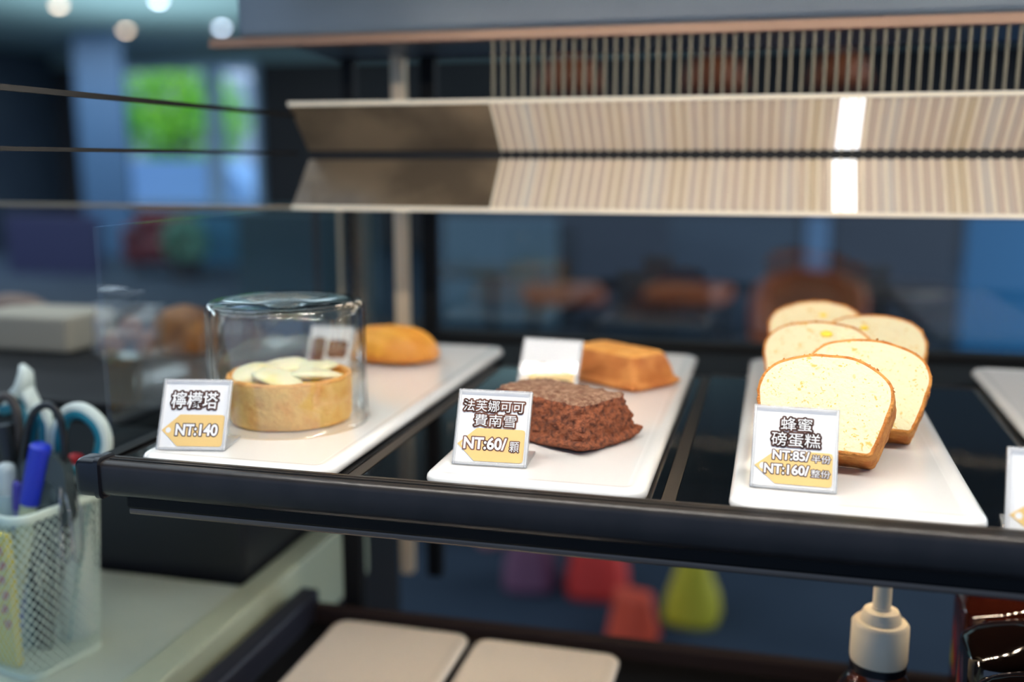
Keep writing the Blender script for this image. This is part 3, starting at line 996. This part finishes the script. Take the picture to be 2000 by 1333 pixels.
# ------------------------------------------------------------------ pound cake slices
def slice_outline(seed, w=.0365, wb=.0295, h=.0565, n=150):
    pts = []
    # bottom left -> bottom right -> up the right side -> dome -> down the left side
    r = .004
    ctrl = []
    for k in range(14): ctrl.append((-wb + r + (2 * wb - 2 * r) * k / 13, 0))
    for k in range(1, 6):
        a = -PI / 2 + PI / 2 * k / 6
        ctrl.append((wb - r + r * math.cos(a), r + r * math.sin(a)))
    hs = h * .56
    for k in range(0, 16):
        f = k / 15
        ctrl.append((wb + (w - wb) * f ** .8, r + (hs - r) * f))
    for k in range(1, 36):
        a = PI * k / 36
        ctrl.append((w * math.copysign(abs(math.cos(a)) ** .92, math.cos(a)), hs + (h - hs) * math.sin(a) ** .82))
    for k in range(0, 16):
        f = 1 - k / 15
        ctrl.append((-(wb + (w - wb) * f ** .8), r + (hs - r) * f))
    for k in range(1, 6):
        a = PI + PI / 2 * k / 6
        ctrl.append((-(wb - r) + r * math.cos(a), r + r * math.sin(a)))
    out = []
    for x, y in ctrl:
        q = Vector((x, y, seed * .37))
        k = 1 + .02 * nz(q, 45, seed) + .010 * nz(q, 160, seed + 1)
        y2 = y * (1 + (.025 * nz(q, 60, seed + 3) if y > hs else 0))
        out.append((x * k, y2))
    return out

def inset_poly(pts, d):
    n = len(pts)
    out = []
    for i in range(n):
        a, b, c = Vector(pts[i - 1]), Vector(pts[i]), Vector(pts[(i + 1) % n])
        t = (c - a).normalized()
        out.append((b.x - t.y * d, b.y + t.x * d))
    return out

def pound_slice(label, x, y, yaw, lean, seed, roll=0.0, T=.0235, spot=None, scale=1.0):
    t = thing('pound_cake_slice', label, 'cake slice', (x, y, PZ), 0, 'pound cake slices')
    R3 = Matrix.Rotation(yaw, 4, 'Z') @ Matrix.Rotation(-lean, 4, 'X') @ Matrix.Rotation(roll, 4, 'Y')
    ol = [(a * scale, b * scale) for a, b in slice_outline(seed)]
    inn = inset_poly(ol, .0016)
    rn = random.Random(seed)
    def xf(p): return R3 @ Vector(p)
    # the bottom back edge rests on the plate: local y 0 is the back
    def loop(o, yy, jit=0.0):
        return [xf((a + jit * nz((a, b, yy), 330, seed), yy + jit * nz((a, b, yy), 280, seed + 4), b)) for a, b in o]
    bm = bmesh.new()
    ys = [-T * k / 8 for k in range(9)]
    lps = [loop(inn, ys[0])] + [loop(ol, yy, .0007) for yy in ys] + [loop(inn, ys[-1])]
    add_loft(bm, lps, cap0=False, cap1=False)
    finish('crust', bm, M['crust'], t, smooth=True)
    bm = bmesh.new()
    for yy, sgn in ((-T - .0001, 1), (.0001, -1)):
        prev = None
        cx, cy = 0, .028 * scale
        rings = []
        for g in (1.0, .9, .75, .55, .35, .15):
            rings.append([bm.verts.new(xf(((a - cx) * g + cx, yy + (.0006 * nz((a * g, b * g, yy), 200, seed + 9) if g < 1 else 0) - (.0 if g == 1 else .0002 * sgn), (b - cy) * g + cy))) for a, b in inn])
        n = len(inn)
        for A_, B_ in zip(rings, rings[1:]):
            for i in range(n): bm.faces.new((A_[i], A_[(i + 1) % n], B_[(i + 1) % n], B_[i]))
        bm.faces.new(rings[-1])
    finish('crumb', bm, M['crumb'], t, smooth=True)
    # crumbs flaking along the crust
    bm = bmesh.new()
    for k in range(26):
        i = rn.randrange(20, len(ol) - 24)
        a, b = ol[i]
        c = xf((a * 1.005, -T + rn.uniform(-.0005, .004), b * 1.004))
        q = Euler((rn.random() * 6, rn.random() * 6, rn.random() * 6)).to_matrix().to_4x4()
        s = rn.uniform(.0006, .0015)
        add_box(bm, c, (s, s * .7, s * .5), 0, mtx=q)
    finish('loose_crumbs', bm, M['crust'], t)
    if spot:
        a, b, r = spot
        bm = bmesh.new()
        add_lathe(bm, [(0, .0006), (r * .6, .0005), (r, 0), (r * .9, -.0005), (0, -.0005)], 14, mtx=Matrix.Translation(xf((a, -T - .0006, b))) @ R3 @ Matrix.Rotation(PI / 2, 4, 'X') @ Matrix.Diagonal((1, .6, 1, 1)))
        finish('fruit_bit', bm, M['yolk'], t, smooth=True)
    return t
LN = math.radians(33)
pound_slice('frontmost slice of pale pound cake, right behind its price tag', .1640, .0560, -.20, LN, 1)
pound_slice('second slice of pound cake from the front, leaning out to the right', .1895, .1130, -.10, LN, 2, roll=.04)
pound_slice('middle slice of pound cake showing at the left with a yellow bit', .1660, .1800, -.16, LN, 3, spot=(.004, .047, .0042))
pound_slice('fourth slice of pound cake from the front, out to the right', .2040, .2230, -.14, LN, 4, spot=(-.006, .045, .003))
pound_slice('rearmost slice of pound cake, topmost in the row', .1690, .2800, -.10, LN, 5, spot=(.004, .045, .003))

# ------------------------------------------------------------------ pump bottle and dark bottles below
LD = -.2254
def pump(parent, z, m_, h=.03):
    finish('collar', add_lathe(bmesh.new(), [(0, z), (.0172, z), (.0176, z + .002), (.0174, z + .0245), (.0158, z + .0265), (.0125, z + .0268), (.0120, z + .0305), (.0105, z + .0335), (.0062, z + .0345), (.006, z + .036), (0, z + .036)], 40), m_, parent, angle=40)
    finish('stem', add_lathe(bmesh.new(), [(.0056, z + .0355), (.0056, z + .036 + h), (0, z + .036 + h)], 24), m_, parent, angle=40)
    bm = add_lathe(bmesh.new(), [(0, z + .036 + h), (.009, z + .036 + h), (.0095, z + .038 + h), (.009, z + .046 + h), (.004, z + .049 + h), (0, z + .049 + h)], 24)
    add_tube(bm, [(0, 0, z + .042 + h), (0, .018, z + .043 + h), (0, .03, z + .041 + h), (0, .035, z + .034 + h)], [.0045, .0042, .0038, .0032], 10)
    finish('nozzle', bm, m_, parent, smooth=True)
pumpwhite = mat('pump_white', (222, 208, 180), .4)
t = thing('pump_bottle', 'clear syrup bottle with a cream pump under the shelf', 'bottle', (.2095, .120, LD))
finish('bottle_body', add_lathe(bmesh.new(), [(0, 0), (.024, 0), (.0265, .003), (.0265, .052), (.0245, .066), (.018, .078), (.0145, .081), (.0145, .088), (0, .088)], 40), glass('bottle_glass', (.93, .88, .82), f0=.06), t, angle=50)
finish('syrup', add_lathe(bmesh.new(), [(0, .002), (.0235, .002), (.0252, .004), (.0252, .044), (0, .044)], 40), mat('red_syrup', (170, 62, 30), .2), t, angle=50)
finish('black_ring', add_lathe(bmesh.new(), [(.0146, .083), (.0172, .083), (.0172, .0885), (.0146, .0885)], 40), M['cap'], t, angle=50)
pump(t, .0885, pumpwhite, .036)
amber = mat('amber_dark_glass', (20, 11, 8), .07, spec=.7, coat=.6)
amber2 = mat('amber_red_glass', (44, 14, 7), .07, spec=.7, coat=.6)
def square_bottle(label, x, y, rz, mm, top):
    t = thing('square_bottle', label, 'bottle', (x, y, LD), rz, 'dark square sauce bottles')
    h = top - LD
    hs = h - .034
    lps = []
    for a, r, z in ((.028, .018, 0), (.0325, .021, .002), (.0335, .022, .006), (.0335, .022, hs * .5), (.0335, .022, hs - .002), (.0330, .0215, hs + .001), (.0315, .0205, hs + .0045), (.0285, .0195, hs + .0078), (.022, .0175, hs + .012), (.0145, .0145, hs + .0155), (.0125, .0125, hs + .0185), (.0125, .0125, hs + .024)):
        g = .0165 * max(0, min(1, (hs + .010 - z) / .010))
        lps.append([(px_, py_, z) for px_, py_ in rrect(a + g, a, r, 7)])
    finish('bottle_body', add_loft(bmesh.new(), lps), mm, t, angle=60)
    finish('screw_cap', add_lathe(bmesh.new(), [(0, hs + .0205), (.0142, hs + .0205), (.0145, hs + .022), (.0142, hs + .034), (.012, hs + .036), (0, hs + .036)], 32), M['cap'], t, angle=40)
square_bottle('dark red brown square bottle, rearmost of three under the shelf', .3150, .1785, .0, amber2, -.082)
square_bottle('black square bottle, middle of three at the lower right', .3060, .1060, .0, amber, -.0805)
square_bottle('black square bottle, nearest of three in the lower right corner', .3000, .0335, .0, amber, -.078)
t = thing('pump_bottle', 'bottle with a cream pump half hidden behind the dark square bottles', 'bottle', (.3060, .2315, LD))
finish('bottle_body', add_lathe(bmesh.new(), [(0, 0), (.0145, 0), (.016, .003), (.016, .066), (.0145, .074), (0, .078)], 32), amber, t, angle=50)
pump(t, .078, pumpwhite, .03)

# ------------------------------------------------------------------ counter at the left and what stands on it
CT = -.19
counter_m = mat('pale_counter', (196, 206, 190), .4, rgb2=(184, 196, 182), nscale=4)
o = finish('side_counter', bx(-1.3, -.3002, -.40, .23, CT - .04, CT, .003), counter_m)
tag(o, 'pale green white counter top below the left of the case', 'counter')
o = finish('counter_ledge', bx(-.300, -.272, -.40, .44, -.262, -.187, .003), mat('pale_ledge', (180, 190, 165), .5))
tag(o, 'pale green ledge running back beside the lower deck', 'ledge')
q = finish('counter_cabinet', bx(-1.3, -.305, .24, .62, -.7, -.030, .004), mat('black_cabinet', (24, 24, 26), .4))
tag(q, 'black low cabinet behind the pen basket', 'cabinet')
finish('cabinet_top', bx(-1.3, -.260, .15, .62, -.030, -.012, .003), M['black_frame'], q)
finish('door_gap', bx(-.66, -.657, .2385, .2402, -.6, -.035), M['slot'], q)
# things on the cabinet
CZ = -.0119
def loaf(name, label, cat, px, y, a, b, h, mm, rz=0):
    p_ = at(px, 700, y)
    lps = []
    for f, g in ((0, .9), (.06, .98), (.25, 1.0), (.5, .96), (.75, .82), (.92, .55), (1.0, .2)):
        lps.append([(x, yy, f * h) for x, yy in rrect(a * g, b * g, min(a, b) * g * .8, 6, 2)])
    o = finish(name, add_loft(bmesh.new(), lps), mm, smooth=True)
    o.location = (p_.x, y, CZ)
    o.rotation_euler = (0, 0, rz)
    return tag(o, label, cat)
bread_m = mat('bread_brown', (150, 96, 44), .6, rgb2=(120, 72, 32), nscale=30)
loaf('bread_loaf', 'brown arched loaf left of the glass dome', 'bread', 362, .36, .032, .03, .046, bread_m, .2)
loaf('bread_roll', 'dusky pink brown roll at the far left of the black cabinet', 'bread', 30, .40, .045, .03, .045, mat('roll_brown', (120, 98, 86), .7), 0)
p_ = at(120, 690, .36)
o = finish('cardboard_box', bx(-.075, .04, -.04, .04, 0, .036, .004), mat('cream_board', (168, 158, 138), .7))
o.location = (p_.x, .36, CZ)
tag(o, 'flat cream box on the black cabinet', 'box')
p_ = at(258, 700, .33)
t = thing('cookie_bag', 'clear crinkled bag of cookies left of the loaf', 'bag', (p_.x, .33, CZ), .1)
bm = bmesh.new()
lps = []
for f, g, d in ((0, .9, .9), (.1, 1, 1), (.4, 1, .9), (.7, .97, .6), (.9, .95, .2), (1, 1, .06)):
    lps.append([(x + .003 * nz((x, y, f), 60), y + .002 * nz((x, y, f), 90, 2), f * .05) for x, y in rrect(.038 * g, .018 * d, .018 * d, 6, 4)])
finish('wrapper', add_loft(bm, lps), glass('wrapper_film', (.95, .95, .95), f0=.08, rough=.08, gain=1.6, milky=.12), t, smooth=False)
for k, (dx, dz) in enumerate(((-.018, .012), (.016, .012), (0, .026))):
    finish('cookie', add_lathe(bmesh.new(), [(0, -.004), (.011, -.004), (.013, 0), (.011, .004), (0, .0045)], 24, (dx, 0, dz), Matrix.Rotation(1.2, 4, 'X')), mat('cookie_brown', (158, 104, 70), .8), t, smooth=True)

# pen basket: tapered white wire mesh cup
BC = Vector((-.3850, .0790, CT))
BH = .126
basket = thing('pen_basket', 'white wire mesh basket full of pens at the left edge', 'pen holder', BC, -.215)
wire_m = mat('white_wire', (206, 222, 208), .4)
def bas(u, f):
    """u 0..1 around, f 0..1 up"""
    a = .0325 + .0055 * f
    pts = rrect(a, a, .012, 6, 14)
    n = len(pts)
    i = u * n
    i0 = int(i) % n
    fr = i - int(i)
    p0_, p1_ = pts[i0], pts[(i0 + 1) % n]
    return Vector((p0_[0] + (p1_[0] - p0_[0]) * fr, p0_[1] + (p1_[1] - p0_[1]) * fr, f * BH))
bm = bmesh.new()
NS = 44
for s in (1, -1):
    for k in range(NS):
        pts = []
        for q in range(25):
            f = q / 24
            pts.append(bas((k / NS + s * f * .36) % 1.0, .02 + .94 * f))
        add_tube(bm, pts, .00045, 4, cap=False)
finish('wire_mesh', bm, wire_m, basket)
bm = bmesh.new()
lps = []
def rr_at(f, grow): return [(x, y) for x, y in rrect(.0325 + .0055 * f + grow, .0325 + .0055 * f + grow, .0125, 6, 2)]
for g, f in ((.0016, .945), (.0022, .95), (.0022, .99), (.001, 1.0), (-.0012, .995), (-.0016, .95)):
    lps.append([(x, y, f * BH) for x, y in rr_at(f, g)])
rings = [[bm.verts.new(p_) for p_ in lp] for lp in lps]
for a_, b_ in zip(rings, rings[1:] + rings[:1]):
    for i in range(len(a_)): bm.faces.new((a_[i], a_[(i + 1) % len(a_)], b_[(i + 1) % len(a_)], b_[i]))
finish('rim', bm, wire_m, basket, smooth=True)
bm = bmesh.new()
add_loft(bm, [[(x, y, .0005) for x, y in rr_at(0, .001)], [(x, y, .006) for x, y in rr_at(0, .0012)]])
finish('base', bm, wire_m, basket)

BZ = CT + .0065
def stick(name, label, cat, top, foot, r, m_, cap_m=None, cap_len=.2, n=12):
    top, foot = Vector(top), Vector(foot)
    t = thing(name, label, cat, foot)
    v = top - foot
    finish('barrel', add_tube(bmesh.new(), [(0, 0, 0), v * (1 - cap_len) if cap_m else v], r, n), m_, t, angle=40)
    if cap_m:
        finish('cap', add_tube(bmesh.new(), [v * (1 - cap_len), v * .99, v], [r * 1.15, r * 1.15, r * .8], n), cap_m, t, angle=40)
    return t
def inb(x, y): # a foot inside the basket
    return (BC.x + x * .7, BC.y + y * .7, BZ)
teal = mat('teal_grip', (20, 120, 140), .45)
white_pl = mat('white_plastic', (214, 222, 214), .4)
steel = mat('steel', (180, 180, 180), .25, metal=1)
dkplastic = mat('dark_plastic', (20, 22, 26), .35)
def scissors(label, pts_a, pts_b, pivot, tip, both=True):
    t = thing('scissors', label, 'scissors', tip)
    o0 = Vector(tip)
    for loop in (pts_a, pts_b):
        if not loop: continue
        L = [Vector(p) - o0 for p in loop]
        # smooth the ring
        S = []
        n = len(L)
        for i in range(n):
            p0_, p1_, p2_, p3_ = L[i - 1], L[i], L[(i + 1) % n], L[(i + 2) % n]
            for q in range(5):
                f = q / 5
                S.append(.5 * ((2 * p1_) + (-p0_ + p2_) * f + (2 * p0_ - 5 * p1_ + 4 * p2_ - p3_) * f * f + (-p0_ + 3 * p1_ - 3 * p2_ + p3_) * f ** 3))
        h = finish('handle', add_tube(bmesh.new(), S, .0045, 10, closed=True), white_pl, t, smooth=True)
        c = sum(S, Vector()) / len(S)
        finish('grip_lining', add_tube(bmesh.new(), [c + (p - c) * .84 + Vector((0, -.001, 0)) for p in S], .0042, 8, closed=True), teal, h, smooth=True)
    pv = Vector(pivot) - o0
    for dx in (-.004, .004):
        bm = bmesh.new()
        add_tube(bm, [pv + Vector((dx * 2, 0, .01)), pv * .5 + Vector((dx, 0, 0)), Vector((dx * .2, 0, 0))], [.006, .005, .0012], 8, flat=.25)
        finish('blade', bm, steel, t, smooth=True)
# big loop handle right, its twin behind
ya = .088
scissors('white and teal handled scissors with big loops in the basket',
         [at(120, 915, ya), at(112, 850, ya), at(130, 806, ya), at(165, 800, ya), at(200, 832, ya), at(206, 880, ya), at(170, 930, ya)],
         [at(62, 930, ya), at(56, 870, ya), at(66, 815, ya), at(84, 798, ya), at(92, 830, ya), at(88, 900, ya)],
         at(105, 965, ya), inb(.015, .0))
yb = .125
t = thing('scissors', 'scissors with one white curved handle rising highest in the basket', 'scissors', inb(-.025, .025))
o0 = Vector(inb(-.025, .025))
bm = bmesh.new()
add_tube(bm, [at(-10, 800, yb) - o0, at(25, 782, yb) - o0, at(48, 756, yb) - o0, at(50, 728, yb) - o0, at(42, 712, yb) - o0], [.006, .009, .010, .007, .0022], 12, flat=.6)
add_tube(bm, [at(48, 756, yb) - o0, at(66, 790, yb) - o0, at(64, 830, yb) - o0, at(40, 900, yb) - o0], [.008, .007, .006, .005], 12, flat=.6)
h = finish('handle', bm, white_pl, t, smooth=True)
finish('grip_lining', add_tube(bmesh.new(), [at(6, 800, yb - .004) - o0, at(36, 792, yb - .004) - o0, at(54, 812, yb - .004) - o0, at(48, 850, yb - .004) - o0], .005, 10), teal, h, smooth=True)
finish('blade', add_tube(bmesh.new(), [at(40, 900, yb) - o0, Vector((0, 0, 0))], [.006, .0015], 8, flat=.25), steel, t)
# black cable bent over the top
yc = .075
cab = [at(40, 960, yc), at(48, 880, yc), at(62, 815, yc), at(88, 792, yc), at(112, 806, yc), at(124, 850, yc), at(126, 910, yc), at(122, 985, yc + .01)]
o = finish('cable', add_tube(bmesh.new(), smooth_path(cab), .0028, 10), dkplastic, smooth=True)
tag(o, 'black cable bent into an arch over the basket', 'cable')
cab = [at(-20, 800, yc + .02), at(10, 775, yc + .02), at(32, 800, yc + .02), at(36, 860, yc + .02), at(20, 930, yc + .02), at(10, 1000, yc + .02)]
o = finish('cable', add_tube(bmesh.new(), smooth_path(cab), .0035, 10), mat('brown_cable', (62, 54, 50), .5), smooth=True)
tag(o, 'brown black cord curling at the left edge above the basket', 'cable')
blue = mat('marker_blue', (28, 50, 190), .35)
stick('marker', 'blue marker leaning right in the basket', 'marker', at(80, 868, .066), inb(-.030, -.020), .0064, mat('marker_pale', (190, 200, 170), .5), blue, .27)
stick('pen', 'purple capped pen right of the clear spray tube', 'pen', at(40, 940, .074), inb(-.018, -.012), .0045, mat('pen_clear_blue', (120, 130, 190), .3), mat('pen_purple', (70, 60, 170), .4), .16)
stick('pen', 'black pen with a red tip at the right of the basket', 'pen', at(150, 888, .10), inb(.006, .0), .0048, dkplastic, mat('pen_red', (200, 30, 40), .4), .05)
stick('pen', 'thick black pen leaning in the middle of the basket', 'pen', at(96, 862, .10), inb(.0, .012), .0052, dkplastic)
stick('pen', 'glossy dark pen leaning left at the edge of the basket', 'pen', at(8, 830, .09), inb(-.012, .01), .006, dkplastic)
# ruler
rt, rf = at(196, 818, .108), Vector(inb(.02, .022))
bm = bmesh.new()
v = rt - rf
add_tube(bm, [(0, 0, 0), v], .0092, 4, flat=.18)
o = finish('ruler', bm, mat('ruler_teal', (104, 150, 156), .3))
o.location = rf
tag(o, 'translucent teal ruler slanting right above the black rail', 'ruler')
# clear spray tube
sp = Vector(inb(-.02, -.004))
tp_ = at(10, 905, sp.y)
t = thing('spray_tube', 'clear spray tube with a frosted cap at the left edge', 'spray bottle', (tp_.x, sp.y, BZ))
hh = tp_.z - BZ
finish('tube', add_lathe(bmesh.new(), [(0, 0), (.009, 0), (.0095, .002), (.0095, hh - .026), (.007, hh - .023), (0, hh - .023)], 24), mat('tube_clear', (150, 172, 176), .2), t, angle=50)
finish('cap', add_lathe(bmesh.new(), [(.0068, hh - .0235), (.0072, hh - .006), (.006, hh - .002), (.003, hh), (0, hh)], 24), mat('tube_cap', (196, 206, 204), .3), t, angle=50)
# grey tape dispenser / correction tape
c = at(96, 960, .072)
t = thing('correction_tape', 'smoky grey correction tape standing in the basket', 'correction tape', (c.x, .072, c.z - .03), .1)
lps = [[(x, yy, .03 + z) for x, z in rrect(.017, .028, .013, 7, 1)] for yy in (-.006, .006)]
finish('case', add_loft(bmesh.new(), lps), mat('smoky_case', (62, 72, 74), .25), t, angle=40)
finish('spool', add_lathe(bmesh.new(), [(0, -.0075), (.009, -.0075), (.0095, -.006), (.0095, .006), (0, .006)], 28, (0, 0, .03), Matrix.Rotation(PI / 2, 4, 'X')), mat('spool_pale', (120, 134, 132), .4), t, angle=40)
c = at(132, 945, .105)
t = thing('glue_bottle', 'white rounded glue bottle behind the paper clips', 'glue bottle', (c.x, .105, BZ))
hh = c.z - BZ
finish('bottle_body', add_lathe(bmesh.new(), [(0, 0), (.012, 0), (.014, .003), (.014, hh - .008), (.011, hh + .004), (.005, hh + .008), (0, hh + .008)], 28), white_pl, t, smooth=True)
finish('cap', add_lathe(bmesh.new(), [(0, hh + .007), (.006, hh + .007), (.004, hh + .02), (0, hh + .021)], 20), teal, t, angle=40)
# yellow notebook inside the basket
t = thing('notebook', 'yellow notebook with red print inside the mesh basket', 'notebook', (BC.x - .0125, BC.y - .0250, BZ), -.215)
nb = finish('cover', bx(-.018, .020, -.003, .003, 0, .100, .0008), mat('notebook_yellow', (226, 206, 40), .5), t)
bm = bmesh.new()
for k in range(6):
    add_box(bm, (.013 + .002 * (k % 2), -.0033, .088 - k * .011), (.006, .0006, .006), .0002)
finish('red_print', bm, mat('print_red', (200, 50, 60), .5), nb)
# paper clips hung over the rim
for k, (px, dy, lb) in enumerate(((113, 0, 'steel paper clip hanging over the basket rim, left of two'), (135, .012, 'steel paper clip hanging over the basket rim, right of two'))):
    t_ = .066 + dy
    top = at(px, 948, t_)
    L = [at(px, 950, t_), at(px - 2, 1000, t_), at(px + 4, 1090, t_), at(px + 14, 1096, t_), at(px + 20, 1080, t_), at(px + 18, 1000, t_), at(px + 8, 962, t_), at(px + 6, 990, t_)]
    o = finish('paper_clip', add_tube(bmesh.new(), [p_ - top for p_ in L], .0007, 8), steel, smooth=True)
    o.location = top + Vector((.004, -.002, 0))
    tag(o, lb, 'paper clip', 'paper clips on the basket rim')
